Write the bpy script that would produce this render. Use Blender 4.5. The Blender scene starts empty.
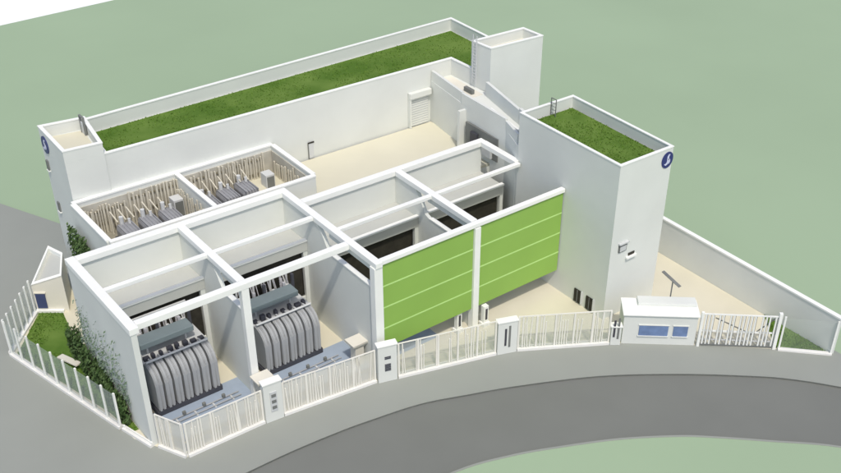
import bpy, bmesh, math, random
from mathutils import Vector, Matrix, noise

S = bpy.context.scene
COL = S.collection
random.seed(11)

# ---------------------------------------------------------------- camera
cam_d = bpy.data.cameras.new('camera')
cam = bpy.data.objects.new('camera', cam_d)
COL.objects.link(cam)
S.camera = cam
CX, CY, CZ, YAW, PITCH, ROLL, FPX, PX, PY = -29.3405, -43.799, 42.9266, 0.7551, 0.599, 0.0616, 1031.2894, 519.7151, 284.2979
cy_, sy_, cp_, sp_ = math.cos(YAW), math.sin(YAW), math.cos(PITCH), math.sin(PITCH)
fwd = Vector((sy_*cp_, cy_*cp_, -sp_)); rgt = Vector((cy_, -sy_, 0)); upv = rgt.cross(fwd)
r2 = rgt*math.cos(ROLL) + upv*math.sin(ROLL)
u2 = -rgt*math.sin(ROLL) + upv*math.cos(ROLL)
M = Matrix((r2, u2, -fwd)).transposed().to_4x4()
M.translation = Vector((CX, CY, CZ))
cam.matrix_world = M
cam_d.sensor_width = 36.0
cam_d.lens = FPX/841.0*36.0
cam_d.shift_x = (420.5-PX)/841.0
cam_d.shift_y = (PY-236.5)/841.0
cam_d.clip_start = 0.5
cam_d.clip_end = 5000

# ---------------------------------------------------------------- light
SUN_TO = Vector((-0.42, -1.0, 1.8)).normalized()
SUN_EL = math.asin(SUN_TO.z)
SUN_AZ = math.atan2(SUN_TO.x, SUN_TO.y)
w = bpy.data.worlds.new('World'); S.world = w; w.use_nodes = True
nt = w.node_tree
bg = nt.nodes['Background']; bg.inputs['Strength'].default_value = 0.15
sky = nt.nodes.new('ShaderNodeTexSky'); sky.sky_type = 'NISHITA'; sky.sun_disc = False
sky.sun_elevation = SUN_EL; sky.sun_rotation = SUN_AZ
sky.air_density = 0.8; sky.dust_density = 2.5; sky.ozone_density = 0.6
nt.links.new(sky.outputs[0], bg.inputs['Color'])
sun_d = bpy.data.lights.new('sun', 'SUN'); sun_d.energy = 2.1; sun_d.angle = math.radians(2.5)
sun_d.color = (1.0, 0.93, 0.83)
sun = bpy.data.objects.new('sun', sun_d); COL.objects.link(sun)
sun.rotation_euler = SUN_TO.to_track_quat('Z', 'Y').to_euler()
sun.location = (0, 0, 60)
S.view_settings.view_transform = 'Standard'
S.view_settings.look = 'None'
S.view_settings.gamma = 1.0
S.view_settings.exposure = 0.05
S.view_settings.use_curve_mapping = False

# ---------------------------------------------------------------- materials
def mat(name, col, rough=0.75, var=0.05, scale=0.6, metal=0.0, spec=0.3, bump=0.0, col2=None, detail=4.0):
    m = bpy.data.materials.new(name); m.use_nodes = True
    n = m.node_tree; p = n.nodes['Principled BSDF']
    p.inputs['Roughness'].default_value = rough
    p.inputs['Metallic'].default_value = metal
    p.inputs['Specular IOR Level'].default_value = spec
    tc = n.nodes.new('ShaderNodeTexCoord')
    nz = n.nodes.new('ShaderNodeTexNoise'); nz.inputs['Scale'].default_value = scale; nz.inputs['Detail'].default_value = detail
    rp = n.nodes.new('ShaderNodeValToRGB')
    a = [max(0, c*(1-var)) for c in col]; b = [min(1, c*(1+var)) for c in col]
    if col2: b = list(col2)
    rp.color_ramp.elements[0].position = 0.35; rp.color_ramp.elements[1].position = 0.65
    rp.color_ramp.elements[0].color = (*a, 1); rp.color_ramp.elements[1].color = (*b, 1)
    n.links.new(tc.outputs['Object'], nz.inputs['Vector'])
    n.links.new(nz.outputs['Fac'], rp.inputs['Fac'])
    n.links.new(rp.outputs['Color'], p.inputs['Base Color'])
    if bump:
        nb = n.nodes.new('ShaderNodeTexNoise'); nb.inputs['Scale'].default_value = scale*12; nb.inputs['Detail'].default_value = 6
        bp = n.nodes.new('ShaderNodeBump'); bp.inputs['Strength'].default_value = bump; bp.inputs['Distance'].default_value = 0.05
        n.links.new(tc.outputs['Object'], nb.inputs['Vector'])
        n.links.new(nb.outputs['Fac'], bp.inputs['Height']); n.links.new(bp.outputs['Normal'], p.inputs['Normal'])
    return m

def glassmat(name, col, alpha):
    m = bpy.data.materials.new(name); m.use_nodes = True
    n = m.node_tree; p = n.nodes['Principled BSDF']
    p.inputs['Base Color'].default_value = (*col, 1); p.inputs['Roughness'].default_value = 0.15
    p.inputs['Alpha'].default_value = alpha
    return m

MT = dict(
    white=mat('white_render', (0.70, 0.725, 0.685), var=0.025, scale=0.35, bump=0.05),
    cap=mat('white_coping', (0.87, 0.885, 0.84), var=0.02),
    beam=mat('white_beam', (0.86, 0.875, 0.835), var=0.02),
    cream=mat('cream_paving', (0.66, 0.63, 0.50), var=0.04, scale=0.25, bump=0.05),
    deck=mat('cream_deck', (0.64, 0.62, 0.49), var=0.03, scale=0.2),
    creamwall=mat('cream_wall', (0.73, 0.71, 0.62), var=0.03),
    green=mat('sage_ground', (0.33, 0.435, 0.29), var=0.03, scale=0.04, spec=0.1, detail=8),
    whiteground=mat('white_ground', (0.92, 0.93, 0.92), var=0.0),
    pave=mat('grey_pavement', (0.30, 0.318, 0.288), var=0.03, scale=0.15, spec=0.15, bump=0.08),
    road=mat('asphalt', (0.188, 0.197, 0.180), var=0.03, scale=0.2, spec=0.15, bump=0.1),
    kerb=mat('kerb_white', (0.78, 0.78, 0.75), var=0.03),
    grass=mat('lawn_grass', (0.085, 0.165, 0.028), col2=(0.14, 0.225, 0.05), scale=0.35, rough=0.95, spec=0.05, bump=0.25),
    blade=mat('grass_blade', (0.08, 0.18, 0.022), col2=(0.15, 0.25, 0.045), scale=2, rough=0.9, spec=0.05),
    leaf=mat('hedge_leaf', (0.05, 0.10, 0.03), col2=(0.11, 0.17, 0.07), scale=3, rough=0.8, spec=0.1),
    leafpale=mat('pale_leaf', (0.11, 0.17, 0.10), col2=(0.24, 0.31, 0.24), scale=2, rough=0.8, spec=0.1),
    stem=mat('stem', (0.12, 0.09, 0.06)),
    lime=mat('lime_panel', (0.275, 0.47, 0.095), var=0.03, scale=0.3, rough=0.5),
    limeline=mat('lime_joint', (0.50, 0.75, 0.26), var=0.03, rough=0.5),
    blue=mat('blue_grey_floor', (0.33, 0.40, 0.49), var=0.05, scale=0.8, rough=0.5),
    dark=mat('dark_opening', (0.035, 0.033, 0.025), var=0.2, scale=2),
    grey=mat('radiator_grey', (0.375, 0.39, 0.395), var=0.05, rough=0.45, spec=0.4),
    greydk=mat('dark_grey_metal', (0.06, 0.062, 0.075), var=0.1, rough=0.5),
    teal=mat('teal_grey_metal', (0.19, 0.235, 0.245), var=0.06, rough=0.45),
    porc=mat('bushing', (0.42, 0.42, 0.44), var=0.05, rough=0.35),
    pale=mat('pale_metal', (0.58, 0.60, 0.60), var=0.05, rough=0.5),
    fence=mat('fence_cream', (0.80, 0.79, 0.72), var=0.03),
    tan=mat('tan_slat', (0.60, 0.57, 0.47), var=0.08, scale=1.5),
    tandk=mat('dark_tan', (0.22, 0.20, 0.14), var=0.1, scale=1.5),
    glassb=mat('blue_window', (0.16, 0.24, 0.42), var=0.12, scale=1.5, rough=0.2, spec=0.5),
    navy=mat('navy', (0.03, 0.04, 0.17), var=0.05, rough=0.4),
    logo=mat('logo_white', (0.62, 0.66, 0.82), var=0.02),
    slate=mat('slate', (0.18, 0.19, 0.18), var=0.1),
    pane=glassmat('fence_glass', (0.60, 0.68, 0.64), 0.2),
    casing=mat('cooler_grey', (0.29, 0.30, 0.32), var=0.1, scale=1.5, rough=0.45),
    lawnpane=glassmat('thin_glass', (0.6, 0.68, 0.62), 0.08),
    concrete=mat('pale_concrete', (0.50, 0.515, 0.48), var=0.03),
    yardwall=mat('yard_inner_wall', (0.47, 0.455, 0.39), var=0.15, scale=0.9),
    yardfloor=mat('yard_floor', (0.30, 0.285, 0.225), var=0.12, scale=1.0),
    bluedoor=mat('blue_door', (0.055, 0.075, 0.17), var=0.05),
    panecream=glassmat('frosted_glass', (0.80, 0.79, 0.70), 0.5),
    paneclear=glassmat('clear_glass', (0.62, 0.66, 0.62), 0.22),
)

# ---------------------------------------------------------------- helpers
def bx(bm, x0, x1, y0, y1, z0, z1, bev=0.0, mtx=None):
    vs = [bm.verts.new((x, y, z)) for z in (z0, z1) for y in (y0, y1) for x in (x0, x1)]
    fs = [(0,2,3,1), (4,5,7,6), (0,1,5,4), (2,6,7,3), (0,4,6,2), (1,3,7,5)]
    faces = [bm.faces.new([vs[i] for i in f]) for f in fs]
    if mtx: bmesh.ops.transform(bm, matrix=mtx, verts=vs)
    if bev:
        es = list({e for f in faces for e in f.edges})
        bmesh.ops.bevel(bm, geom=es, offset=bev, segments=2, affect='EDGES', profile=0.5)
    return vs

def prism(bm, pts, z0, z1):
    b = [bm.verts.new((p[0], p[1], z0)) for p in pts]
    t = [bm.verts.new((p[0], p[1], z1)) for p in pts]
    n = len(pts)
    bm.faces.new(t); bm.faces.new(b[::-1])
    for i in range(n):
        j = (i+1) % n
        bm.faces.new((b[i], b[j], t[j], t[i]))

def cyl(bm, p0, p1, r0, r1=None, seg=12, cap=True):
    if r1 is None: r1 = r0
    p0, p1 = Vector(p0), Vector(p1)
    d = p1-p0
    q = d.to_track_quat('Z', 'Y')
    A = []; B = []
    for i in range(seg):
        a = 2*math.pi*i/seg
        v = Vector((math.cos(a), math.sin(a), 0))
        A.append(bm.verts.new(p0+q@(v*r0))); B.append(bm.verts.new(p1+q@(v*r1)))
    for i in range(seg):
        j = (i+1) % seg
        bm.faces.new((A[i], A[j], B[j], B[i]))
    if cap:
        bm.faces.new(A[::-1]); bm.faces.new(B)

def new(): return bmesh.new()

def obj(name, bm, m, parent=None, smooth=False, label=None, recalc=True):
    if recalc: bmesh.ops.recalc_face_normals(bm, faces=bm.faces)
    me = bpy.data.meshes.new(name); bm.to_mesh(me); bm.free()
    me.materials.append(MT[m])
    if smooth:
        for p in me.polygons: p.use_smooth = True
    o = bpy.data.objects.new(name, me); COL.objects.link(o)
    if parent: o.parent = parent
    if label: o['label'] = label
    return o

def box(name, m, parent, *a, bev=0.0, label=None):
    bm = new(); bx(bm, *a, bev=bev); return obj(name, bm, m, parent, label=label)

def tag(o, label, cat, group=None):
    o['label'] = label; o['category'] = cat
    if group: o['group'] = group
    return o

def thing(name, label, cat, loc=(0,0,0), rz=0.0, group=None):
    o = bpy.data.objects.new(name, None); COL.objects.link(o)
    o.location = loc; o.rotation_euler = (0, 0, rz); o.empty_display_size = 0.5
    return tag(o, label, cat, group)

def struct(name, bm, m):
    o = obj(name, bm, m); o['kind'] = 'structure'; return o

def wallseg(bm, p0, p1, t, z0, z1, ext=0.0):
    p0, p1 = Vector(p0), Vector(p1); d = (p1-p0).normalized(); n = Vector((-d.y, d.x))*t/2
    p0 = p0-d*ext; p1 = p1+d*ext
    prism(bm, [p0-n, p1-n, p1+n, p0+n], z0, z1)

def copy_tree(o, parent=None):
    c = o.copy(); COL.objects.link(c); c.parent = parent
    for ch in list(o.children): copy_tree(ch, c)
    return c

# ---------------------------------------------------------------- ground
bm = new(); prism(bm, [(-400, 33), (400, 104), (900, 1500), (-900, 1500)], -0.4, -0.2)
prism(bm, [(-900, -900), (-400, -900), (-400, 33), (-900, 1500)], -0.4, -0.2)
prism(bm, [(400, -900), (900, -900), (900, 1500), (400, 104)], -0.4, -0.2)
struct('backdrop_ground', bm, 'whiteground')
bm = new(); prism(bm, [(-400, -400), (400, -400), (400, 109.5), (-400, 38.3)], -0.35, -0.14)
struct('ground', bm, 'green')

FAR = [(-60, -4.5), (-30, -3.3), (-18, -2.9), (-11.39, -2.91), (-8.24, -3.0), (-5.23, -3.27), (-3.26, -3.57), (-0.01, -4.22), (2.8, -5.31), (6.13, -6.73), (10.94, -9.23), (15.33, -12.36), (18.91, -15.39), (20.8, -17.25), (22.84, -19.88), (27, -26), (32, -36), (36, -50), (38, -70)]
NEAR = [(-60, -13.2), (-30, -11.4), (-18, -10.4), (-8, -9.9), (-2.04, -10.31), (1.34, -11.29), (4.2, -12.57), (7.57, -14.33), (10.69, -16.44), (12.55, -18.07), (14.76, -20.2), (17.82, -23.28), (20.5, -27.5), (24.5, -37), (28, -50), (30, -70)]

def smooth_line(pts, n=6):
    out = []
    for i in range(len(pts)-1):
        p = [Vector(pts[max(0, min(len(pts)-1, k))]) for k in (i-1, i, i+1, i+2)]
        for s in range(n):
            t = s/n
            out.append(0.5*((2*p[1])+(-p[0]+p[2])*t+(2*p[0]-5*p[1]+4*p[2]-p[3])*t*t+(-p[0]+3*p[1]-3*p[2]+p[3])*t**3))
    out.append(Vector(pts[-1]))
    return out
FARS, NEARS = smooth_line(FAR), smooth_line(NEAR)
bm = new(); prism(bm, list(FARS)+list(NEARS)[::-1], -0.3, -0.12)
struct('road', bm, 'road')
# pavement: everything between the road and the plot, out to the left
PAVE = list(FARS)[::-1] + [Vector(p) for p in [(-60, 20), (-13.0, 36.0), (-11.9, 35.7), (-8.5, 28.0), (-8.5, 22.0), (20, 10), (25.9, -2), (25.9, -17.9), (27.5, -20.5), (34, -28), (42, -45), (46, -70)]]
bm = new()
prism(bm, PAVE, -0.25, 0.0)
struct('pavement', bm, 'pave')
bm = new(); prism(bm, list(NEARS)+[Vector((-60, -70))], -0.25, 0.0)
struct('verge', bm, 'green')
bm = new()
for L, s in ((NEARS, 1),):
    for a, b in zip(L[:-1], L[1:]):
        d = (b-a).normalized(); n = Vector((-d.y, d.x))*0.14*s
        prism(bm, [a, b, b+n, a+n], -0.2, 0.03)
struct('road_kerb', bm, 'pale' if False else 'pave')

bm = new()
for a, b in zip(FARS[:-1], FARS[1:]):
    d = (b-a).normalized(); n = Vector((-d.y, d.x))*0.12
    prism(bm, [a, b, b+n, a+n], -0.2, 0.02)
struct('pavement_kerb', bm, 'pave')

# compound paving inside the fence line
FENCE = [(-17.82, 15.72), (-15.42, 6.52), (-15.1, 3.6), (-13.39, 0.32), (-8.38, 0.21), (-1.0, -0.74), (0.24, -1.19), (7.3, -3.35), (8.37, -3.76), (14.57, -7.55), (18.28, -10.68), (22.67, -14.61), (25.3, -17.48)]
bm = new(); prism(bm, FENCE+[(25.5, 12), (17, 12), (-12, 12), (-12, 22), (-14.9, 19.6)], -0.2, 0.006)
struct('yard_paving', bm, 'cream')

def lawn(name, poly, z, n, label):
    bm = new(); prism(bm, poly, z-0.05, z)
    o = obj(name, bm, 'grass'); o['kind'] = 'structure'
    xs = [p[0] for p in poly]; ys = [p[1] for p in poly]
    def inside(x, y):
        c = False
        for i in range(len(poly)):
            (x1, y1), (x2, y2) = poly[i], poly[i-1]
            if (y1 > y) != (y2 > y) and x < (x2-x1)*(y-y1)/(y2-y1)+x1: c = not c
        return c
    bm = new(); k = 0
    while k < n:
        x, y = random.uniform(min(xs), max(xs)), random.uniform(min(ys), max(ys))
        if not inside(x, y): continue
        k += 1
        if noise.noise((x*0.5, y*0.5, z)) < random.uniform(-0.5, 0.1): continue
        a = random.uniform(0, math.pi); h = random.uniform(0.04, 0.11); wd = random.uniform(0.03, 0.06)
        dx, dy = math.cos(a)*wd, math.sin(a)*wd
        lx, ly = random.uniform(-.05, .05), random.uniform(-.05, .05)
        bm.faces.new([bm.verts.new((x-dx, y-dy, z)), bm.verts.new((x+dx, y+dy, z)), bm.verts.new((x+lx, y+ly, z+h))])
    g = obj('grass', bm, 'blade', recalc=False); g['kind'] = 'stuff'; g['label'] = label; g['category'] = 'grass'

lawn('lawn', [(-17.5, 15.6), (-15.25, 6.6), (-14.95, 4.2), (-14.54, 4.2), (-14.54, 12.0), (-13.55, 18.2), (-14.8, 19.2)], 0.03, 5000, 'green lawn beside the side wall behind the glass fence')
lawn('lawn', [(22.75, -14.5), (25.25, -17.15), (25.32, -16.6), (25.33, -11.6)], 0.03, 2000, 'small triangular lawn by the boundary wall at the far gate')

# ---------------------------------------------------------------- main hall with open roof frame
X0, X1, X2, X3, X4 = -14.3, -7.5, -0.1, 7.7, 15.46
ZT = 8.5
hall = thing('transformer_hall', 'long white hall with an open white roof frame over its four transformer bays', 'building', (0.6, 5.4, 0))
hall.location = (0, 0, 0)
def hp(name, m, *a, bev=0.0, label=None): return box(name, m, hall, *a, bev=bev, label=label)
# walls
bm = new(); prism(bm, [(X0-0.22, 2.35), (X0+0.12, 2.35), (X0+0.12, 11.1), (X0-0.22, 11.1)], 0, 8.095)
obj('side_wall', bm, 'white', hall)
hp('back_wall', 'white', X0+0.125, X2+0.1, 10.75, 10.95, 0, 8.115)
hp('back_wall', 'white', X2+0.12, X4-0.05, 8.80, 9.0, 0, 8.115)
for x, yb, ys, y0 in ((X1, 10.74, 5.0, 3.06), (X2, 10.74, 4.9, 0.31), (X3, 8.79, 4.85, 0.31)):
    bm = new()
    prof = [(y0, 0), (yb, 0), (yb, 8.13), (ys+1.6, 8.13), (ys+1.0, 7.4), (ys+0.45, 6.55), (ys, 6.4), (y0, 6.4)]
    A = [bm.verts.new((x-0.13, y, z)) for y, z in prof]; B = [bm.verts.new((x+0.13, y, z)) for y, z in prof]
    bm.faces.new(A); bm.faces.new(B[::-1])
    for i in range(len(prof)):
        j = (i+1) % len(prof); bm.faces.new((A[i], A[j], B[j], B[i]))
    obj('dividing_wall', bm, 'white', hall)
    hp('wall_coping', 'cap', x-0.17, x+0.17, y0+0.02, ys-0.03, 6.403, 6.48)
# roof beams running along the hall
BEV = 0.02
hp('roof_beam', 'beam', X0+0.28, X2+0.26, 10.58, 11.12, 8.12, ZT, bev=BEV)
hp('roof_beam', 'beam', X2+0.27, X4+0.2, 8.63, 9.17, 8.12, ZT, bev=BEV)
hp('roof_beam', 'beam', X0+0.28, X2-0.26, 6.68, 7.0, 8.22, ZT-0.03, bev=BEV)
hp('roof_beam', 'beam', X2+0.26, X4-0.05, 4.44, 4.76, 8.22, ZT-0.03, bev=BEV)
hp('roof_beam', 'beam', X0+0.28, X2-0.26, 2.58, 3.03, 8.1, ZT, bev=BEV)
hp('roof_beam', 'beam', X2+0.27, X4-0.005, -0.2, 0.18, 8.2, ZT-0.01, bev=BEV)
# roof beams running front to back
hp('cross_beam', 'beam', X0-0.27, X0+0.27, 2.3, 11.16, 8.1, ZT+0.005, bev=BEV)
hp('cross_beam', 'beam', X1-0.25, X1+0.25, 3.06, 10.57, 8.14, ZT+0.005, bev=BEV)
hp('cross_beam', 'beam', X2-0.25, X2+0.25, -0.3, 10.57, 8.14, ZT+0.008, bev=BEV)
hp('cross_beam', 'beam', X3-0.25, X3+0.25, 0.23, 8.62, 8.14, ZT+0.005, bev=BEV)
hp('cross_beam', 'beam', X4-0.27, X4+0.23, 4.79, 8.62, 8.14, ZT+0.005, bev=BEV)
# columns
hp('column', 'beam', X1-0.24, X1+0.24, 2.6, 3.01, 0, 8.095, bev=BEV)
hp('column', 'beam', X2-0.32, X2+0.28, -0.23, 0.3, 0, 8.135, bev=BEV)
hp('column', 'beam', X3-0.24, X3+0.24, -0.23, 0.3, 0, 8.135, bev=BEV)
for x_, a_, b_ in ((X1, 3.07, 5.2), (X2, 0.32, 5.1), (X3, 0.32, 5.05)): hp('beam_web', 'white', x_-0.12, x_+0.12, a_, b_, 7.7, 8.138)
# inner rooms behind the bays
def room(xa, xb, yf, yb):
    hp('room_roof', 'concrete', xa, xb, yf+0.02, yb, 5.8, 5.95)
    hp('roof_edge', 'concrete', xa, xb, yf-0.24, yf+0.01, 5.25, 6.0)
    hp('roof_edge_coping', 'cap', xa, xb, yf-0.3, yf+0.01, 6.002, 6.12)
    nb = 3
    hp('end_pier', 'white', xa, xa+0.3, yf-0.2, yf+0.05, 0, 5.245)
    hp('end_pier', 'white', xb-0.3, xb, yf-0.2, yf+0.05, 0, 5.245)
    hp('room_wall', 'white', xa+0.31, xb-0.31, yf-0.12, yf+0.02, 0, 1.6)
    hp('room_shade_sheet', 'dark', xa+0.31, xb-0.31, yf+0.15, yf+0.25, 1.6, 5.25)  # dark sheet standing in for the shade inside the open room
room(X0+0.13, X1-0.14, 8.2, 10.74)
room(X1+0.14, X2-0.14, 8.2, 10.74)
room(X2+0.14, X3-0.14, 6.3, 8.79)
room(X3+0.14, X4-0.1, 6.3, 8.79)

# green front panels: four boards each with light joint lines
def panel(xa, xb):
    p = thing('facade_panel', '', 'panel', (xa, 0, 1.7), 0, 'lime green facade panels')
    L = xb-xa; n = 4; z = 0; H = 6.48
    for i in range(n):
        z0 = i*H/n; z1 = (i+1)*H/n-0.1
        bm = new(); bx(bm, 0, L, -0.06, 0.06, z0, z1, bev=0.012); obj('panel_board', bm, 'lime', p)
        if i < n-1:
            bm = new(); bx(bm, 0, L, -0.075, 0.055, z1+0.002, z1+0.098); obj('joint_strip', bm, 'limeline', p)
    bm = new()
    for k in range(5): bx(bm, 0.15+k*(L-0.4)/4, 0.25+k*(L-0.4)/4, 0.065, 0.2, 0.02, H-0.15)
    obj('backing_frame', bm, 'pale', p)
    return p
p = panel(X2+0.31, X3-0.26); p['label'] = 'lime green panel between the two tall front columns, next to the open bays'
p = panel(X3+0.26, X4-0.03); p['label'] = 'lime green panel whose end touches the tall white block with the grass roof'
# front piers under the shared column
for x, y, l in ((6.55, 0.25, 'slim white pier under the first green panel'), (8.5, -0.25, 'slim white pier under the second green panel')):
    t = thing('front_pier', l, 'pier', (x, y, 0), 0, 'piers under the green panels')
    box('pier_shaft', 'beam', t, -0.2, 0.2, -0.18, 0.18, 0.3, 1.66, bev=0.02)
    box('pier_base', 'cap', t, -0.3, 0.3, -0.28, 0.28, 0, 0.3, bev=0.02)
    box('pier_shade_plate', 'greydk', t, -0.09, 0.09, -0.2, -0.181, 0.55, 1.45)  # flat dark plate, recess shade put into its colour

# blue-grey oil basin floors
bm = new(); prism(bm, [(X0+0.13, 3.06), (-13.2, 0.75), (-8.2, 0.62), (X1-0.1, 2.56), (X1-0.14, 5.0), (X0+0.13, 5.0)], 0.0, 0.012)
struct('basin_floor', bm, 'blue')
bm = new(); prism(bm, [(X1+0.26, 2.56), (-6.6, 0.4), (-1.2, -0.3), (X2-0.35, 0.2), (X2-0.14, 0.4), (X2-0.14, 4.15), (X1+0.14, 4.15), (X1+0.14, 3.1), (X1+0.26, 3.05)], 0.0, 0.012)
struct('basin_floor', bm, 'blue')
bm = new()
bx(bm, X2+0.35, 5.2, 0.6, 4.6, 0.0, 0.012)
struct('basin_floor', bm, 'blue')

# ---------------------------------------------------------------- transformers
def transformer(label, loc):
    t = thing('power_transformer', label, 'transformer', loc, 0, 'transformers standing in the open bays')
    W = 4.15
    box('base_frame', 'greydk', t, -0.05, W+0.05, 0.1, 4.1, 0.0, 0.38, bev=0.03)
    box('tank', 'teal', t, 0.1, W-0.1, 1.35, 3.3, 0.38, 3.25, bev=0.08)
    box('tank_lid', 'pale', t, 0.0, W, 1.3, 3.4, 3.25, 3.37, bev=0.03)
    n = 7; wd = W/n
    for i in range(n):
        x0 = i*wd+0.05; x1 = (i+1)*wd-0.05; bank = None
        for q in range(2):
            prof = [(0.0, 0.42), (0.0, 2.35)]
            for k in range(1, 9):
                a = math.pi/2*k/8; prof.append((1.0-1.0*math.cos(a), 2.35+1.0*math.sin(a)))
            prof += [(1.25, 3.35), (1.25, 0.42)]
            pw = (x1-x0)/2; a0 = x0+q*pw+0.012; a1 = x0+(q+1)*pw-0.012
            bm = new()
            A = [bm.verts.new((a0, y+0.04+0.05*q*(y < 1.2), z)) for y, z in prof]; B = [bm.verts.new((a1, y+0.04+0.05*q*(y < 1.2), z)) for y, z in prof]
            bm.faces.new(A); bm.faces.new(B[::-1]); L_ = len(prof)
            for u in range(L_):
                v = (u+1) % L_; bm.faces.new((A[u], A[v], B[v], B[u]))
            fr = [e for e in bm.edges if abs(e.verts[0].co.x-e.verts[1].co.x) < 1e-5 and min(e.verts[0].co.y, e.verts[1].co.y) < 1.15]
            bmesh.ops.bevel(bm, geom=fr, offset=0.05, segments=2, affect='EDGES')
            b_ = obj('radiator' if q == 0 else 'radiator_plate', bm, 'grey', t if q == 0 else bank)
            if q == 0: bank = b_
    bm = new(); cyl(bm, (0.1, 1.0, 3.55), (W-0.1, 1.0, 3.55), 0.07)
    for k in range(6): cyl(bm, (0.4+k*0.65, 1.0, 3.55), (0.4+k*0.65, 1.5, 3.45), 0.06)
    obj('header_pipe', bm, 'pale', t, smooth=False)
    for k in range(8):
        x = 0.15+k*0.5; box('valve', 'greydk', t, x, x+random.uniform(0.2, 0.4), 1.32, 1.62, 3.38, 3.38+random.uniform(.15, .4), bev=0.03)
    bm = new(); bx(bm, 0.15, W-0.6, 1.6, 2.6, 4.05, 4.45, bev=0.04); obj('conservator', bm, 'teal', t)
    bm = new()
    for x in (0.7, W-1.0):
        cyl(bm, (x, 2.1, 3.3), (x, 2.1, 4.05), 0.07)
    obj('conservator_leg', bm, 'pale', t)
    for k in range(3):
        bm = new(); x = 0.8+k*1.2
        cyl(bm, (x, 2.95, 3.37), (x, 3.05, 3.7), 0.16)
        p0 = Vector((x, 3.05, 3.7)); d = Vector((0, 0.12, 1)).normalized()
        for s in range(8): cyl(bm, p0+d*s*0.13, p0+d*(s*0.13+0.09), 0.16-0.007*s, 0.09)
        cyl(bm, p0+d*1.04, p0+d*1.35, 0.035)
        obj('bushing', bm, 'porc', t)
    bm = new(); bx(bm, 0.1, 0.8, 2.9, 3.3, 3.4, 4.3, bev=0.03); bx(bm, W-0.9, W-0.45, 2.8, 3.2, 3.4, 4.1, bev=0.03)
    obj('control_box', bm, 'pale', t)
    bm = new()
    for k in range(5): cyl(bm, (0.5+0.8*k, 3.25, 3.4), (0.5+0.8*k, 3.9, 4.6+0.2*(k % 2)), 0.045)
    cyl(bm, (0.4, 3.9, 4.7), (W-0.2, 3.9, 4.7), 0.05)
    obj('cable_duct', bm, 'pale', t)
    for k in range(6):
        x = 0.25+k*0.7; box('pipe_flange', ('pale', 'porc', 'greydk')[k % 3], t, x, x+0.18, 2.6+0.1*(k % 2), 2.8+0.1*(k % 2), 3.38, 4.3+0.35*((k*7) % 3), bev=0.02)
    box('busbar_frame', 'pale', t, 0.1, W-0.1, 3.5, 3.62, 4.9, 5.02)
    for k in range(4): box('frame_leg', 'pale', t, 0.15+k*1.2, 0.27+k*1.2, 3.5, 3.6, 0.0, 4.9)
    bm = new()
    for k in range(9): cyl(bm, (0.3+0.42*k, 3.56, 4.9), (0.3+0.42*k+random.uniform(-.1, .1), 3.1, 3.9), 0.03, seg=6)
    obj('busbar_cable', bm, 'porc', t)
    return t
transformer('grey ribbed transformer in the bay next to the side wall', (-13.1, 4.35, 0.0))
transformer('grey ribbed transformer in the open bay beside the first green panel', (-6.15, 3.75, 0.0))

for lab, x_, y_, ln in (('thin grey pipes on the blue floor before the transformer by the side wall', -12.9, 3.6, 4.6), ('thin grey pipes on the blue floor before the transformer beside the green panel', -6.0, 2.9, 4.6)):
    t = thing('floor_pipes', lab, 'pipes', (x_, y_, 0.012), 0, 'pipes on the basin floors')
    for q in range(2):
        bm = new(); cyl(bm, (0, -q*0.35, 0.12), (ln, -q*0.35, 0.12), 0.04, seg=8); obj('pipe', bm, 'grey', t)
    for q in range(4): box('pipe_stand', 'pale', t, 0.4+q*1.2, 0.5+q*1.2, -0.45, 0.1, 0, 0.08)
    for q in range(3): box('valve', 'slate', t, 0.9+q*1.3, 1.1+q*1.3, -0.08, 0.08, 0.165, 0.4, bev=0.02)
# flared pedestals by the fence
for x, y, z, l in ((-7.35, 2.0, 1.85, 'cream pedestal with flared cap at the foot of the column between the bays'), (-0.75, 1.6, 1.85, 'cream pedestal with flared cap beside the first green panel')):
    t = thing('pedestal', l, 'pedestal', (x, y, 0), 0, 'flared pedestals')
    box('shaft', 'creamwall', t, -0.32, 0.32, -0.32, 0.32, 0, z-0.45, bev=0.02)
    bm = new()
    a = [bm.verts.new((sx*0.32, sy*0.32, z-0.45)) for sx, sy in ((-1,-1), (1,-1), (1,1), (-1,1))]
    b = [bm.verts.new((sx*0.58, sy*0.5, z-0.15)) for sx, sy in ((-1,-1), (1,-1), (1,1), (-1,1))]
    c = [bm.verts.new((sx*0.6, sy*0.52, z)) for sx, sy in ((-1,-1), (1,-1), (1,1), (-1,1))]
    for p_, q_ in ((a, b), (b, c)):
        for i in range(4): bm.faces.new((p_[i], p_[(i+1) % 4], q_[(i+1) % 4], q_[i]))
    bm.faces.new(c)
    obj('cap', bm, 'creamwall', t)

# ---------------------------------------------------------------- deck building, yards, rear block, stair towers
deckb = thing('deck_building', 'low white building with a broad cream roof deck behind the hall', 'building')
box('deck_floor', 'deck', deckb, 0.2, 17.35, 9.18, 17.55, 5.9, 6.1)
box('wall', 'white', deckb, 0.25, 17.3, 9.2, 17.5, 0, 5.895)

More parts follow.
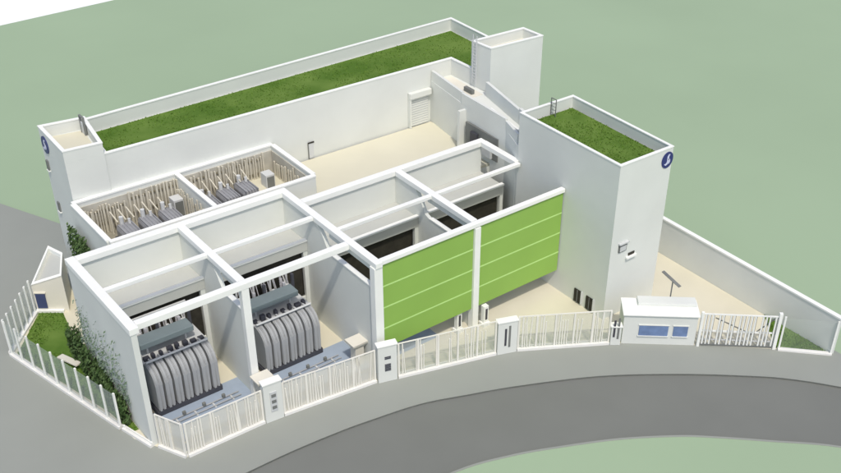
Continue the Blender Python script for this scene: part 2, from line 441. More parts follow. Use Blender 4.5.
rear = thing('rear_block', 'long white block with a strip of grass roof behind the cream deck', 'building')
RA, RB, RB2, RC, RD, RE = (-8.93, 17.7), (19.45, 17.7), (19.55, 15.25), (25.0, 15.25), (25.2, 25.0), (-8.4, 23.35)
RP = [RA, RB, RB2, RC, RD, RE]
bm = new(); prism(bm, RP, 0, 9.9); obj('wall', bm, 'white', rear)
def parapet(parent, pts, t, z0, z1, closed=True, capz=0.07, name='parapet', wm='white'):
    n = len(pts); segs = range(n if closed else n-1)
    ctr = Vector((sum(p[0] for p in pts)/n, sum(p[1] for p in pts)/n))
    P = [Vector(p) for p in pts]
    # mitred inset ring
    inner = []
    area = sum(P[i].x*P[(i+1) % n].y-P[(i+1) % n].x*P[i].y for i in range(n))
    s = 1 if area > 0 else -1
    for i in range(n):
        a, b, c = P[i-1], P[i], P[(i+1) % n]
        d1 = (b-a).normalized(); d2 = (c-b).normalized()
        n1 = Vector((-d1.y, d1.x))*s; n2 = Vector((-d2.y, d2.x))*s
        k = (n1+n2); k = k/(max(0.3, 1+n1.dot(n2)))
        inner.append(b+k*t)
    def ring(P, Q, z0, z1, nm, m):
        bm = new()
        for i in segs:
            j = (i+1) % n
            va = [bm.verts.new((q.x, q.y, z)) for z in (z0, z1) for q in (P[i], P[j], Q[j], Q[i])]
            bm.faces.new(va[4:]); bm.faces.new(va[:4][::-1])
            bm.faces.new((va[0], va[1], va[5], va[4])); bm.faces.new((va[2], va[3], va[7], va[6]))
        return obj(nm, bm, m, parent)
    ring(P, inner, z0, z1-capz, name, wm)
    e = 0.04
    def off(L, k):
        out = []
        for i in range(n):
            v = (P[i]-inner[i]); v = v/ v.length*k
            out.append(L[i]+v)
        return out
    ring(off(P, e), off(inner, -e), z1-capz+0.001, z1, 'coping', 'cap')
parapet(rear, RP, 0.2, 9.902, 11.0)
lawn('roof_lawn', [(-8.55, 18.05), (19.75, 18.05), (19.85, 15.6), (24.65, 15.6), (24.85, 24.6), (-8.05, 23.0)], 9.98, 6500, 'long strip of grass on the rear block roof')
# small door, roller door with hood, on the deck side
o = box('door', 'pale', rear, 5.98, 6.4, 17.63, 17.695, 6.12, 7.35); box('door_frame', 'dark', o, 5.93, 6.45, 17.6, 17.66, 7.352, 7.45); box('door_jamb', 'slate', o, 5.92, 5.975, 17.6, 17.69, 6.12, 7.35)
o = box('roller_door', 'pale', rear, 15.3, 17.1, 17.6, 17.69, 6.12, 8.6)
bm = new()
for k in range(12): bx(bm, 15.33, 17.07, 17.575, 17.598, 6.2+k*0.2, 6.3+k*0.2)
obj('door_slats', bm, 'white', o)
box('hood', 'white', o, 15.15, 17.25, 17.3, 17.69, 8.602, 9.1, bev=0.04)
box('door_jamb', 'white', o, 15.15, 15.28, 17.35, 17.69, 6.12, 8.6)

def logo(parent, side, loc, r):
    # navy disc with a white emblem, mounted on a wall; side 'front' faces -y, 'left' faces -x
    bm = new(); seg = 40
    rm = Matrix.Identity(4) if side == 'front' else Matrix.Rotation(-math.pi/2, 4, 'Z')
    T = Matrix.Translation(loc) @ rm
    f = []; b = []
    for i in range(seg):
        a = 2*math.pi*i/seg
        f.append(bm.verts.new((r*0.92*math.cos(a), -0.06, r*math.sin(a)))); b.append(bm.verts.new((r*0.92*math.cos(a), 0, r*math.sin(a))))
    bm.faces.new(f); bm.faces.new(b[::-1])
    for i in range(seg): bm.faces.new((f[i], f[(i+1) % seg], b[(i+1) % seg], b[i]))
    bmesh.ops.transform(bm, matrix=T, verts=bm.verts)
    d = obj('logo_disc', bm, 'navy', parent)
    bm = new()
    def sw(pts, w):
        V = []
        for i, (x, z) in enumerate(pts):
            a = Vector(pts[max(0, i-1)]); c = Vector(pts[min(len(pts)-1, i+1)]); dd = (c-a).normalized(); nn = Vector((-dd.y, dd.x))*w[i]
            V.append(((x+nn.x)*r, (z+nn.y)*r, (x-nn.x)*r, (z-nn.y)*r))
        for p_, q_ in zip(V[:-1], V[1:]):
            ft = [bm.verts.new((u, -0.085, v)) for u, v in ((p_[0], p_[1]), (p_[2], p_[3]), (q_[2], q_[3]), (q_[0], q_[1]))]
            bm.faces.new(ft)
            bk = [bm.verts.new((v.co.x, -0.06, v.co.z)) for v in ft]
            for i in range(4): bm.faces.new((ft[i], bk[i], bk[(i+1) % 4], ft[(i+1) % 4]))
    sw([(0.28, 0.62), (0.12, 0.58), (0.02, 0.36), (0.05, 0.1), (0.06, -0.15), (-0.05, -0.42), (-0.28, -0.52), (-0.48, -0.42)], [.07, .1, .13, .15, .15, .13, .1, .04])
    sw([(0.05, 0.12), (0.28, 0.0), (0.34, -0.25), (0.2, -0.5)], [.08, .09, .08, .05])
    bmesh.ops.transform(bm, matrix=T, verts=bm.verts)
    obj('logo_emblem', bm, 'logo', d)

# stair tower beside the rear block's low end
lt = thing('stair_tower', 'square white tower with navy round emblem at the near end of the long grass roof', 'tower')
LP = [(-11.42, 17.8), (-8.95, 17.6), (-8.35, 21.9), (-11.3, 22.25)]
bm = new(); prism(bm, LP, 0, 11.0); obj('wall', bm, 'white', lt)
bm = new(); prism(bm, [(-11.15, 18.05), (-9.2, 17.9), (-8.7, 21.6), (-11.05, 21.95)], 11.0, 11.03); obj('roof_floor', bm, 'deck', lt)
parapet(lt, LP, 0.19, 11.002, 11.85)
logo(lt, 'left', (-11.34, 21.3, 10.85), 0.6)
for y, z in ((21.7, 9.2), (21.3, 6.2)):
    o = box('window', 'slate', lt, -11.42, -11.2, y-0.16, y+0.16, z-0.35, z+0.35); box('window_ledge', 'cap', o, -11.46, -11.2, y-0.2, y+0.2, z-0.42, z-0.352)
o = box('roof_door', 'pale', lt, -8.87, -8.81, 20.800, 21.300, 11.040, 11.850)
box('door_frame', 'slate', o, -8.9, -8.76, 20.720, 20.790, 11.040, 12.250); box('door_frame', 'slate', o, -8.9, -8.76, 21.310, 21.380, 11.040, 12.250); box('door_head', 'slate', o, -8.9, -8.76, 20.720, 21.380, 12.252, 12.320)

rt = thing('stair_tower', 'square white tower at the far end of the long grass roof', 'tower')
TP = [(19.7, 13.1), (24.9, 12.9), (24.75, 15.1), (19.5, 15.2)]
bm = new(); prism(bm, TP, 0, 12.5); obj('wall', bm, 'white', rt)
bm = new(); prism(bm, [(20.0, 13.4), (24.6, 13.2), (24.45, 14.8), (19.8, 14.9)], 12.5, 12.53); obj('roof_floor', bm, 'deck', rt)
parapet(rt, TP, 0.18, 12.502, 13.3)
# access ladder by the tower
bm = new()
for dx in (0, 0.45): cyl(bm, (19.35, 14.4+dx, 10.0), (19.35, 14.4+dx, 13.9), 0.04, seg=8)
for k in range(14): cyl(bm, (19.35, 14.4, 10.3+k*0.25), (19.35, 14.85, 10.3+k*0.25), 0.025, seg=6)
tag(obj('ladder', bm, 'pale'), 'tall pale access ladder fixed to the side of the far tower', 'ladder')

# terrace wing between deck and the tall block
tw = thing('terrace_wing', 'narrow white wing with a stepped terrace roof between the deck and the tall block', 'building')
WP = [(17.42, 17.68), (16.75, 12.95), (16.5, 7.4), (15.62, 5.2), (15.6, 4.95), (18.0, 4.95), (19.4, 10.0), (19.6, 13.0), (19.45, 17.68)]
bm = new(); prism(bm, WP, 0, 9.6); wv = obj('wall', bm, 'white', tw)
bm = new()
for a, b, z in (((17.42, 17.6), (16.8, 13.0), 10.45), ((16.72, 12.9), (16.5, 7.5), 10.45), ((16.5, 7.46), (15.75, 5.3), 10.3)):
    wallseg(bm, (a[0]+.12, a[1]), (b[0]+.12, b[1]), 0.22, 9.602, z)
obj('parapet', bm, 'white', tw)
bm = new()
wallseg(bm, (19.25, 12.9), (18.0, 7.6), 0.24, 9.602, 10.75); wallseg(bm, (18.0, 7.56), (17.2, 5.0), 0.24, 9.602, 10.9)
obj('parapet', bm, 'white', tw)
bm = new(); wallseg(bm, (17.2, 10.0), (16.4, 5.4), 0.18, 9.602, 10.2); obj('roof_kerb', bm, 'cap', tw)
bm = new(); prism(bm, [(17.7, 17.5), (17.1, 13.2), (19.1, 13.2), (19.3, 17.5)], 9.602, 9.63); obj('terrace_floor', bm, 'creamwall', tw)
box('roof_vent', 'slate', tw, 18.3, 18.6, 13.6, 14.6, 9.63, 10.0, bev=0.03)
# dark slab on its deck-side face, coloured as the shade of a recess
o = box('recess_shade_slab', 'slate', tw, 16.45, 16.63, 8.2, 12.0, 6.6, 8.5)
box('niche_equipment', 'pale', o, 16.2, 16.44, 8.7, 9.8, 6.7, 7.7, bev=0.05); box('niche_equipment', 'greydk', o, 16.22, 16.44, 10.4, 11.2, 7.1, 8.1, bev=0.05)
box('wall_fin', 'white', tw, 16.1, 16.74, 12.3, 12.55, 6.11, 9.3)

# the tall block with the grass roof
tb = thing('control_block', 'tall white block with a grass roof and a navy round emblem on its front', 'building')
TBP = [(X4+0.06, -4.9), (20.5, -5.0), (20.65, 4.9), (X4+0.06, 4.9)]
bm = new(); prism(bm, TBP, 0, 11.3); obj('wall', bm, 'white', tb)
parapet(tb, TBP, 0.17, 11.302, 12.25)
lawn('roof_lawn', [(15.85, -4.55), (20.2, -4.65), (20.35, 4.6), (15.85, 4.6)], 11.42, 2800, 'rectangular grass roof on the tall white block')
logo(tb, 'front', (20.02, -4.97, 11.35), 0.6)
o = box('window', 'slate', tb, 16.25, 17.0, -5.0, -4.88, 5.35, 6.0); box('window_pane', 'pale', o, 16.33, 16.92, -5.03, -5.005, 5.42, 5.8); box('window_hood', 'pale', o, 16.2, 17.1, -5.12, -4.93, 6.003, 6.1)
o = box('window', 'dark', tb, 17.3, 17.9, -5.0, -4.93, 4.75, 4.95); box('window_ledge', 'cap', o, 17.05, 18.0, -5.15, -4.95, 4.6, 4.747)
for y, l in ((-2.3, 'first'), (-3.5, 'second')):
    o = box('service_door', 'dark', tb, X4-0.02, X4+0.1, y-0.35, y+0.35, 0.1, 1.15); box('door_frame', 'pale', o, X4-0.06, X4+0.1, y-0.44, y-0.36, 0.1, 1.2); box('door_post', 'slate', o, X4-0.06, X4+0.1, y-0.02, y+0.02, 0.1, 1.14)
bm = new()
cyl(bm, (19.9, 4.4, 11.4), (19.9, 4.4, 12.7), 0.035, seg=8); cyl(bm, (19.9, 4.9, 11.4), (19.9, 4.9, 12.7), 0.035, seg=8); cyl(bm, (19.9, 4.4, 12.7), (19.9, 4.9, 12.7), 0.035, seg=8)
for k in range(4): cyl(bm, (19.9, 4.4, 11.6+k*.26), (19.9, 4.9, 11.6+k*.26), 0.02, seg=6)
bmesh.ops.translate(bm, verts=bm.verts, vec=(-1.6, -0.2, 0))
tag(obj('ladder', bm, 'slate'), 'small grey ladder hoop on the roof edge of the tall emblem block', 'ladder')

# equipment yards behind the hall
yd = thing('equipment_yard', 'two walled rooftop yards side by side between the hall and the rear block', 'yard')
YA, YB, YF, YK = -11.6, 2.9, 11.75, 17.55
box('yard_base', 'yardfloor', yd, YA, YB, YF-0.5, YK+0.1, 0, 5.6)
for a in ((YA, YB, YK-0.12, YK+0.12), (YA-0.13, YA+0.13, YF+0.13, YK-0.125), (YB-0.13, YB+0.13, YF+0.13, YK-0.125), (-4.62, -4.38, YF+0.13, YK-0.125), (YA, YB, YF-0.13, YF+0.125)):
    box('yard_wall', 'white', yd, *a, 5.602, 8.2)
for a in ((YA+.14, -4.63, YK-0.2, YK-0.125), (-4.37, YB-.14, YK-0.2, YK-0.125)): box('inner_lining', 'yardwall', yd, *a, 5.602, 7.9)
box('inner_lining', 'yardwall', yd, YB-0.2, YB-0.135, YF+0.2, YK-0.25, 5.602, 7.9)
bm = new()
for a in ((YA-.02, YB+.02, YK-0.16, YK+0.16), (YA-0.17, YA+0.17, YF+0.17, YK-0.165), (YB-0.17, YB+0.17, YF+0.17, YK-0.165), (-4.66, -4.34, YF+0.17, YK-0.165), (YA-.02, YB+.02, YF-0.17, YF+0.165)):
    bx(bm, *a, 8.202, 8.32)
obj('coping', bm, 'cap', yd)

def screen(label, xa, xb, y, z0, z1, step, seed, m='tan'):
    R = random.Random(seed)
    t = thing('louvre_screen', label, 'screen', (xa, y, z0), 0, 'slatted screens in the rooftop yards')
    bm = new(); x = 0
    while x < xb-xa:
        wd = step*R.uniform(0.4, 0.75); h = (z1-z0)*R.uniform(0.8, 1.0); ln = R.uniform(-.05, .05)
        vs = bx(bm, x, x+wd, -0.06-R.uniform(0, .1), 0.0, 0.0, h); x += step*R.uniform(0.8, 1.5)
    obj('slats', bm, m, t)
    box('rail', 'tandk', t, 0, xb-xa, 0.01, 0.04, (z1-z0)*0.3, (z1-z0)*0.36)
    box('rail', 'tandk', t, 0, xb-xa, 0.01, 0.04, (z1-z0)*0.75, (z1-z0)*0.8)
screen('tan slat screen along the back of the near yard, at the tower end', YA+0.35, YA+3.3, YK-0.3, 5.62, 7.8, 0.17, 1)
screen('tan slat screen along the back of the near yard, at the dividing wall end', YA+3.5, -4.7, YK-0.3, 5.62, 8.1, 0.2, 2)
screen('tan slat screen along the back of the far yard, at the dividing wall end', -4.2, -1.2, YK-0.3, 5.62, 8.0, 0.22, 3)
screen('tan slat screen along the back of the far yard, at the cream deck end', -1.0, 2.0, YK-0.3, 5.62, 8.1, 0.17, 4)
for lab, x_, sd in (('short row of tan slats on the dividing wall in the near yard', -4.72, 8), ('short row of tan slats on the end wall of the far yard', 2.66, 9)):
    R = random.Random(sd)
    t = thing('louvre_screen', lab, 'screen', (x_, 12.3, 5.62), 0, 'slatted screens in the rooftop yards')
    bm = new(); y = 0
    while y < 4.7:
        wd = R.uniform(.08, .16); bx(bm, -0.1, -0.02, y, y+wd, 0, R.uniform(1.6, 2.3)); y += R.uniform(.2, .45)
    obj('slats', bm, 'tan', t); box('rail', 'tandk', t, -0.01, 0.02, 0, 4.7, 1.3, 1.42)
for lab, x_, y_ in (('grey cabinet in the near yard corner beside the dividing wall', -5.2, 16.4), ('tall grey cabinet in the far yard corner beside the deck', 1.5, 15.9)):
    t = thing('cabinet', lab, 'cabinet', (x_, y_, 5.6), 0, 'yard cabinets')
    box('cabinet_body', 'pale', t, -0.35, 0.35, -0.4, 0.4, 0, 1.5, bev=0.03); box('cabinet_door', 'slate', t, -0.28, 0.28, -0.43, -0.405, 0.15, 1.35)
def small_tx(label, loc, first=None):
    if first:
        t = copy_tree(first); t.location = loc; t['label'] = label; return t
    t = thing('cooling_unit', label, 'cooler', loc, 0, 'grey cooling units in the rooftop yards')
    bm = new(); bx(bm, -0.6, 0.6, -0.95, 0.95, 0.15, 1.15, bev=0.3); obj('casing', bm, 'casing', t)
    bm = new()
    for k in range(5): bx(bm, -0.5+k*0.22, -0.42+k*0.22, -0.99, 0.6, 0.3, 1.19)
    obj('fins', bm, 'casing', t)
    box('base', 'greydk', t, -0.66, 0.66, -1.0, 1.0, 0, 0.15)
    bm = new(); cyl(bm, (-0.2, 0.6, 1.1), (-0.2, 0.6, 1.7), 0.14); cyl(bm, (0.25, 0.4, 1.1), (0.25, 0.45, 1.5), 0.1); obj('pipe', bm, 'pale', t)
    return t
c0 = small_tx('grey cooling unit in the near yard, closest to the leafy corner', (-9.1, 15.2, 5.6))
small_tx('grey cooling unit in the near yard, middle one of its row', (-7.6, 15.3, 5.6), c0)
small_tx('grey cooling unit in the near yard, closest to the dividing wall', (-6.15, 15.4, 5.6), c0)
small_tx('grey cooling unit in the far yard, closest to the dividing wall', (-3.3, 15.4, 5.6), c0)
small_tx('grey cooling unit in the far yard, middle one of its row', (-1.8, 15.6, 5.6), c0)
small_tx('grey cooling unit in the far yard, closest to the cream deck', (-0.3, 15.8, 5.6), c0)
bm = new()
for k in range(7):
    x = -9.6+k*0.55
    cyl(bm, (x, 16.8, 5.6), (x, 16.8, 7.3), 0.06, seg=8); cyl(bm, (x, 16.8, 7.3), (x+0.1, 15.9, 6.9), 0.05, seg=8)
tag(obj('pipe_rack', bm, 'tan'), 'tan pipes standing behind the cooling units of the near yard', 'pipes', 'pipe racks')
bm = new()
for k in range(7):
    x = -3.6+k*0.6
    cyl(bm, (x, 16.9, 5.6), (x, 16.9, 7.4), 0.06, seg=8); cyl(bm, (x, 16.9, 7.4), (x+0.1, 16.1, 6.9), 0.05, seg=8)
tag(obj('pipe_rack', bm, 'tan'), 'tan pipes standing behind the cooling units of the far yard', 'pipes', 'pipe racks')

# ---------------------------------------------------------------- plants
def leaves(bm, n, f, size=0.12, seed=0):
    R = random.Random(seed)
    for _ in range(n):
        p = f(R)
        if p is None: continue
        nrm = Vector((R.uniform(-1, 1), R.uniform(-1, 1), R.uniform(-0.2, 1))).normalized()
        a = nrm.orthogonal().normalized(); b = nrm.cross(a); s = size*R.uniform(0.6, 1.4)
        p = Vector(p)
        bm.faces.new([bm.verts.new(p-a*s), bm.verts.new(p-b*s*0.5), bm.verts.new(p+a*s), bm.verts.new(p+b*s*0.5)])

def shrub(label, c, rx, ry, h, n, seed, m='leaf', name='shrub'):
    R0 = random.Random(seed)
    t = thing(name, label, 'shrub', (c[0], c[1], c[2]), 0, None)
    lobes = [(R0.uniform(-.7, .7)*rx, R0.uniform(-.7, .7)*ry, R0.uniform(0.25, 0.85)*h, R0.uniform(.25, .45)) for _ in range(9)]
    def f(R):
        l = lobes[R.randrange(9)]
        v = Vector((R.gauss(0, 1), R.gauss(0, 1), R.gauss(0, 1))).normalized()*R.uniform(0.6, 1.05)
        x = l[0]+v.x*rx*l[3]*1.6; y = l[1]+v.y*ry*l[3]*1.6; z = l[2]+v.z*h*l[3]
        if z < 0.02: return None
        return (max(-rx, min(rx, x)), max(-ry, min(ry, y)), z)
    bm = new(); leaves(bm, n, f, 0.12, seed); obj('foliage', bm, m, t, recalc=False)
    bm = new()
    for l in lobes: cyl(bm, (l[0]*0.3, l[1]*0.3, 0), (l[0], l[1], l[2]), 0.035, 0.015, seg=5)
    obj('stem', bm, 'stem', t)
    return t
# hedge at the foot of the side wall
for k in range(7):
    y = 5.6+k*1.1
    shrub('dark shrub against the side wall, number %d' % k, (-14.82, y, 0.03), 0.3, 0.8, 1.4+0.22*k, 900, 20+k)
HL = ['lowest dark shrub at the front end of the row along the side wall', 'dark shrub second from the front end of the side wall row', 'dark shrub third from the front end of the side wall row', 'dark shrub in the middle of the side wall row', 'dark shrub third from the back end of the side wall row', 'dark shrub second from the back end of the side wall row', 'tallest dark shrub at the back corner of the side wall']
k = 0
for o in S.collection.objects:
    if o.name.startswith('shrub'): o['label'] = HL[k]; o['group'] = 'shrubs along the side wall'; k += 1
# pale climbing plants above the shrubs
for k, l in enumerate(('thin pale climbing plant high on the side wall, nearest the street', 'thin pale climbing plant halfway along the side wall', 'thin pale climbing plant high on the side wall, nearest the annex')):
    R_ = random.Random(70+k); t = thing('climbing_plant', l, 'plant', (-14.53, 5.6+2.3*k, 0.03), 0, 'climbing plants on the side wall')
    def f(R):
        z = abs(R.gauss(0, 1))*1.6+1.6+0.35*k
        if z > 6.2: return None
        return (-0.06-R.random()*0.1, R.uniform(-1.1, 1.1), z)
    bm = new(); leaves(bm, 260, f, 0.09, 70+k); obj('foliage', bm, 'leafpale', t, recalc=False)
    bm = new()
    for q in range(2):
        y = -.6+q*1.1; cyl(bm, (-0.05, y, 0), (-0.05, y+R_.uniform(-.3, .3), R_.uniform(2.2, 3.2)), 0.015, 0.008, seg=5)
    obj('stem', bm, 'stem', t)
# planted pocket between tower and yard
o = shrub('leafy dark shrub between the near tower and the yard wall', (-12.15, 15.6, 4.0), 0.36, 1.9, 2.6, 1500, 51); o['group'] = 'shrubs in the planted pocket'
o = shrub('leafy shrub in the pocket right behind the hall frame', (-12.4, 13.2, 4.0), 0.6, 1.2, 2.3, 1400, 52); o['group'] = 'shrubs in the planted pocket'
bm = new(); prism(bm, [(-13.2, 11.4), (-11.75, 11.4), (-11.75, 17.5), (-12.5, 17.5)], 0, 4.05)
tag(obj('planter', bm, 'white'), 'raised white planter full of shrubs beside the near tower', 'planter')

# ---------------------------------------------------------------- annex at the left plot corner
an = thing('annex', 'small cream annex with a blue door at the lawn end', 'building')
AP = [(-14.8, 19.45), (-13.1, 18.2), (-12.1, 20.4), (-12.45, 22.2)]
AH = [2.15, 2.9, 3.2, 3.0]
bm = new()
A_ = [bm.verts.new((p[0], p[1], 0)) for p in AP]; B_ = [bm.verts.new((p[0], p[1], h)) for p, h in zip(AP, AH)]
bm.faces.new(A_[::-1])
for i in range(4): bm.faces.new((A_[i], A_[(i+1) % 4], B_[(i+1) % 4], B_[i]))
obj('wall', bm, 'creamwall', an)
ctr_ = Vector((-13.1, 20.1, 0))
bm = new()
O_ = [Vector((p[0], p[1], h+0.03)) for p, h in zip(AP, AH)]; I_ = [o_+(ctr_-o_)*0.16 for o_ in O_]
for v in I_: v.z = v.z+0.0
for i, (o_, i_) in enumerate(zip(O_, I_)): i_.z = O_[i].z+(2.85-O_[i].z)*0.16
Ob, It, Ib = [bm.verts.new(v) for v in O_], [bm.verts.new(v) for v in I_], [bm.verts.new(v-Vector((0, 0, 0.35))) for v in I_]
Oc = [bm.verts.new(v-Vector((0, 0, 0.1))) for v in O_]
for i in range(4):
    k = (i+1) % 4
    bm.faces.new((Ob[i], Ob[k], It[k], It[i])); bm.faces.new((It[i], It[k], Ib[k], Ib[i])); bm.faces.new((Oc[i], Oc[k], Ob[k], Ob[i]))
obj('coping', bm, 'cap', an)
bm = new(); bm.faces.new([bm.verts.new(v-Vector((0, 0, 0.3))) for v in I_]); obj('roof', bm, 'concrete', an)
d = (Vector(AP[1])-Vector(AP[0])).normalized(); n_ = Vector((d.y, -d.x))
def along(a, b, off0, off1, z0, z1, name, m, par):
    p = Vector(AP[0]); q = [p+d*a+n_*off0, p+d*b+n_*off0, p+d*b+n_*off1, p+d*a+n_*off1]
    bm = new(); prism(bm, q, z0, z1); return obj(name, bm, m, par)
o = along(0.12, 0.75, 0.002, 0.07, 0.3, 1.5, 'door', 'bluedoor', an)
along(0.06, 0.82, 0.002, 0.1, 1.505, 1.6, 'door_head', 'creamwall', o)
along(-0.1, 1.8, 0.01, 0.25, 0.0, 0.2, 'step', 'cap', an)
# slanted cream slab on the lawn
bm = new()
vs = bx(bm, -0.22, 0.22, -1.0, 1.0, 0, 0.12, bev=0.02)
bmesh.ops.rotate(bm, verts=bm.verts, cent=(0, 0, 0), matrix=Matrix.Rotation(math.radians(-8), 3, 'X'))
o = obj('bench_slab', bm, 'creamwall'); o.location = (-15.3, 12.6, 0.25); o.rotation_euler = (0, 0, math.radians(15)); tag(o, 'narrow cream slab lying on the lawn by the side wall', 'slab')

# ---------------------------------------------------------------- fences
def fence(name, label, p0, p1, h, posts, style, group, seed=0, post_m='fence', kerb=0.18, pane='pane'):
    R = random.Random(seed)
    p0, p1 = Vector(p0), Vector(p1); L = (p1-p0).length; ang = math.atan2(p1.y-p0.y, p1.x-p0.x)
    t = thing(name, label, 'fence', (p0.x, p0.y, 0), ang, group)
    box('base_kerb', 'kerb', t, 0, L, -0.16, 0.16, 0, kerb)
    for i in range(posts+1):
        x = L*i/posts
        x = min(max(x, 0.06), L-0.06)
        box('post', post_m, t, x-0.06, x+0.06, -0.05, 0.05, kerb+0.002, h)
    if style == 'glass':
        for i in range(posts):
            box('pane', pane, t, L*i/posts+0.07, L*(i+1)/posts-0.07, -0.012, 0.012, kerb+0.1, h-0.12)
        return t
    box('top_rail', post_m, t, 0, L, -0.035, 0.035, h+0.002, h+0.07)
    box('middle_rail', 'tan' if post_m == 'fence' else post_m, t, 0, L, 0.052, 0.1, h*0.42, h*0.42+0.06)
    box('bottom_rail', post_m, t, 0, L, 0.052, 0.1, kerb+0.1, kerb+0.17)
    bm = new(); x = 0.3
    while x < L-0.4:
        k = R.choice((2, 3, 4, 5) if style == 'open' else (4, 5, 6, 7))
        for q in range(k):
            if x > L-0.3: break
            wd = R.uniform(0.05, 0.09)
            vs_ = bx(bm, x, x+wd, -0.02, 0.03, kerb+0.05, h-R.choice((0.02, 0.02, 0.5))); sl_ = R.choice((0, 0, 0, 0.12, -0.1)); [setattr(v_.co, 'x', v_.co.x+sl_) for v_ in vs_ if v_.co.z > 1]; x += 0.17
        x += R.uniform(0.3, 0.9) if style == 'open' else R.uniform(0.2, 0.5)
    obj('bars', bm, post_m, t)
    if style in ('frost', 'open'):
        box('pane', 'panecream' if style == 'frost' else 'paneclear', t, 0.08, L-0.08, 0.035, 0.048, kerb+0.02, h-0.1 if style == 'frost' else h-0.1)
    return t
G = 'fences around the plot'
fence('glass_fence', 'glass fence with white posts along the lawn, running to the side wall', (-17.82, 15.72), (-15.3, 4.9), 2.7, 9, 'glass', G, post_m='beam')
fence('glass_fence', 'short glass fence from the plot corner back to the cream annex', (-14.95, 19.3), (-17.82, 15.85), 2.7, 6, 'glass', G, post_m='beam')
fence('kerb_fence', 'short low fence at the foot of the side wall corner', (-15.2, 4.75), (-14.55, 2.3), 0.35, 1, 'glass', G, post_m='beam')
fence('bar_fence', 'short fence piece wrapping the front corner of the side wall', (-14.2, 2.1), (-13.39, 0.32), 2.45, 2, 'frost', G, 3)
fence('bar_fence', 'slatted cream fence in front of the bay next to the side wall', (-13.3, 0.32), (-8.4, 0.22), 2.45, 3, 'frost', G, 4)
fence('bar_fence', 'slatted cream fence in front of the second open bay', (-7.15, 0.06), (-0.92, -0.74), 2.5, 4, 'frost', G, 5)
fence('bar_fence', 'slatted cream fence below the first green panel', (0.42, -1.27), (7.0, -3.25), 2.7, 5, 'open', G, 6)
fence('bar_fence', 'slatted cream fence in front of the second green panel', (8.4, -3.8), (13.9, -7.1), 2.75, 5, 'open', G, 7)

# boundary wall on the right
bw = thing('boundary_wall', 'long white boundary wall running back from the far gate past the tall block', 'wall')
bm = new(); wallseg(bm, (25.45, -17.4), (25.65, 12.7), 0.25, 0, 2.93); obj('wall', bm, 'white', bw)
bm = new(); wallseg(bm, (25.45, -17.42), (25.65, 12.7), 0.36, 2.932, 3.05); obj('coping', bm, 'cap', bw)
fence('glass_fence', 'short glass fence in front of the small triangular lawn', (22.75, -14.75), (25.3, -17.4), 2.8, 1, 'glass', G, post_m='cap', kerb=0.12, pane='lawnpane')

# gate pillars with dark slots
def pillar(label, p0, p1, h, kind):
    p0, p1 = Vector(p0), Vector(p1); L = (p1-p0).length; ang = math.atan2(p1.y-p0.y, p1.x-p0.x)
    t = thing('gate_pillar', label, 'pillar', (p0.x, p0.y, 0), ang, 'white pillars along the street fence')
    box('pillar_body', 'white', t, 0, L, -0.2, 0.25, 0, h-0.1, bev=0.02)
    box('pillar_cap', 'cap', t, -0.05, L+0.05, -0.25, 0.3, h-0.098, h, bev=0.015)
    m = L/2
    if kind == 'grille':
        bm = new()
        for z0, z1 in ((0.9, 1.55), (1.85, 2.15)):
            for k in range(int((z1-z0)/0.12)): bx(bm, m-0.2, m+0.2, -0.235, -0.201, z0+k*0.12, z0+k*0.12+0.07)
        obj('grille', bm, 'greydk', t)
    elif kind == 'slots':
        box('slot', 'greydk', t, m-0.22, m-0.08, -0.225, -0.201, 0.7, 2.1); box('slot', 'slate', t, m+0.06, m+0.2, -0.225, -0.201, 0.55, 2.3)
    else:
        box('meter_box', 'pale', t, m-0.22, m+0.22, -0.26, -0.201, 0.8, 2.3, bev=0.02)
        bm = new()
        for z in (1.0, 1.45, 1.9): bx(bm, m-0.14, m+0.14, -0.29, -0.261, z, z+0.22)
        obj('meter_dial', bm, 'slate', t)
    return t
pillar('white fence pillar with three small grey meters, between the two open bays', (-8.35, 0.2), (-7.2, 0.08), 3.0, 'meter')
pillar('white fence pillar with two dark grilles at the corner column of the first green panel', (-0.85, -0.84), (0.36, -1.2), 2.95, 'grille')
pillar('white fence pillar with two upright dark slots below the second green panel', (7.05, -3.25), (8.35, -3.74), 2.7, 'slots')
pillar('plain low white pillar next to the gatehouse', (13.95, -7.12), (14.5, -7.55), 1.6, 'slots')

# gatehouse
ga = Vector((14.6, -7.6)); gb = Vector((18.45, -10.85)); gl = (gb-ga).length; gang = math.atan2(gb.y-ga.y, gb.x-ga.x)
gh = thing('gatehouse', 'low white gatehouse with two blue windows in front of the tall block', 'gatehouse', (ga.x, ga.y, 0), gang)
box('wall', 'white', gh, 0, gl, 0, 2.0, 0, 2.4)
box('roof', 'cap', gh, -0.1, gl+0.12, -0.12, 1.9, 2.402, 2.52, bev=0.03)
box('roof_upstand', 'white', gh, 1.0, gl, 0.95, 1.85, 2.522, 2.75, bev=0.03)
for a, b in ((1.1, 3.1), (3.45, 4.45)):
    o = box('window', 'glassb', gh, a, b, -0.04, -0.002, 0.75, 1.6)
    box('window_frame', 'white', o, a-0.06, b+0.06, -0.06, -0.003, 1.602, 1.66); box('window_sill', 'white', o, a-0.06, b+0.06, -0.09, -0.003, 0.68, 0.748)
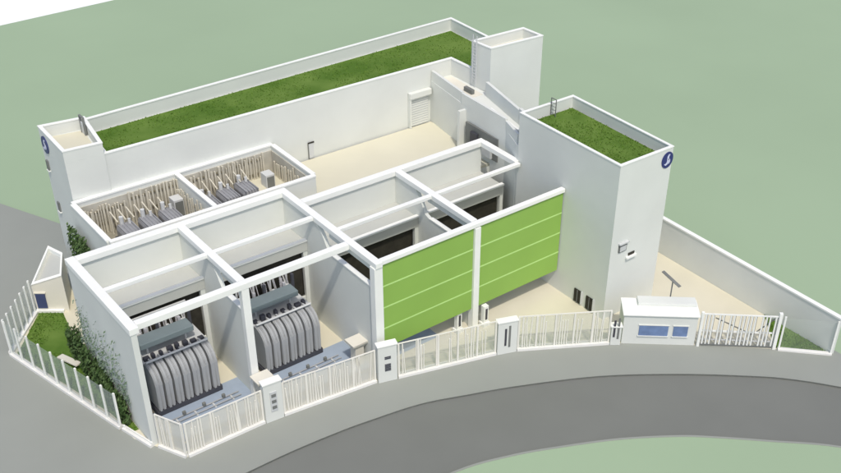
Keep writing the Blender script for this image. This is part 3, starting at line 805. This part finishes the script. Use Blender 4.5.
# slanted panel on a post
t = thing('mast_panel', 'slanted dark grey panel on a thin post behind the gatehouse', 'panel', (18.5, -8.2, 0))
bm = new(); cyl(bm, (0, 0, 0), (0, 0, 3.9), 0.045, seg=8); obj('post', bm, 'slate', t)
bm = new(); bx(bm, -0.13, 0.13, -0.85, 0.85, -0.03, 0.03, bev=0.02)
bmesh.ops.rotate(bm, verts=bm.verts, cent=(0, 0, 0), matrix=Matrix.Rotation(math.radians(14), 3, 'X'))
bmesh.ops.translate(bm, verts=bm.verts, vec=(0, 0.15, 3.98)); obj('tilted_plate', bm, 'slate', t)

# big bar gate on the right
p0, p1 = Vector((18.6, -11.0)), Vector((22.6, -14.5)); L = (p1-p0).length; ang = math.atan2(p1.y-p0.y, p1.x-p0.x)
g = thing('vehicle_gate', 'wide white bar gate between the gatehouse and the boundary wall', 'gate', (p0.x, p0.y, 0), ang)
H = 2.75
box('gate_post', 'cap', g, -0.05, 0.13, -0.1, 0.1, 0, H+0.1); box('gate_post', 'cap', g, L-0.1, L+0.12, -0.12, 0.12, 0, H+0.25)
box('top_rail', 'beam', g, 0.14, L-0.11, -0.04, 0.04, H-0.08, H); box('middle_rail', 'beam', g, 0.14, L-0.11, 0.045, 0.1, 1.2, 1.32); box('middle_rail', 'pale', g, 0.14, L-0.11, 0.045, 0.1, 0.5, 0.56); box('bottom_rail', 'slate', g, 0.14, L-0.11, -0.04, 0.04, 0.1, 0.2)
bm = new(); bd = new(); x = 0.25; R = random.Random(5)
while x < L-0.25:
    for q in range(R.choice((2, 3))):
        bx(bm, x, x+0.1, -0.03, 0.03, 0.202, H-0.082); bx(bd, x+0.1, x+0.14, -0.01, 0.06, 0.202, H-0.082); x += 0.24
    x += R.uniform(0.02, 0.3)
obj('bars', bm, 'beam', g); obj('bar_shade_strips', bd, 'slate', g)  # slate strips beside the bars paint in their shadowed sides
bm = new(); cyl(bm, (1.0, 0.16, 2.3), (L-1.6, 0.16, 1.0), 0.04, seg=6); cyl(bm, (L-0.3, 0.16, 2.4), (L-1.6, 0.16, 1.0), 0.04, seg=6); obj('brace', bm, 'slate', g)

bpy.context.view_layer.update()
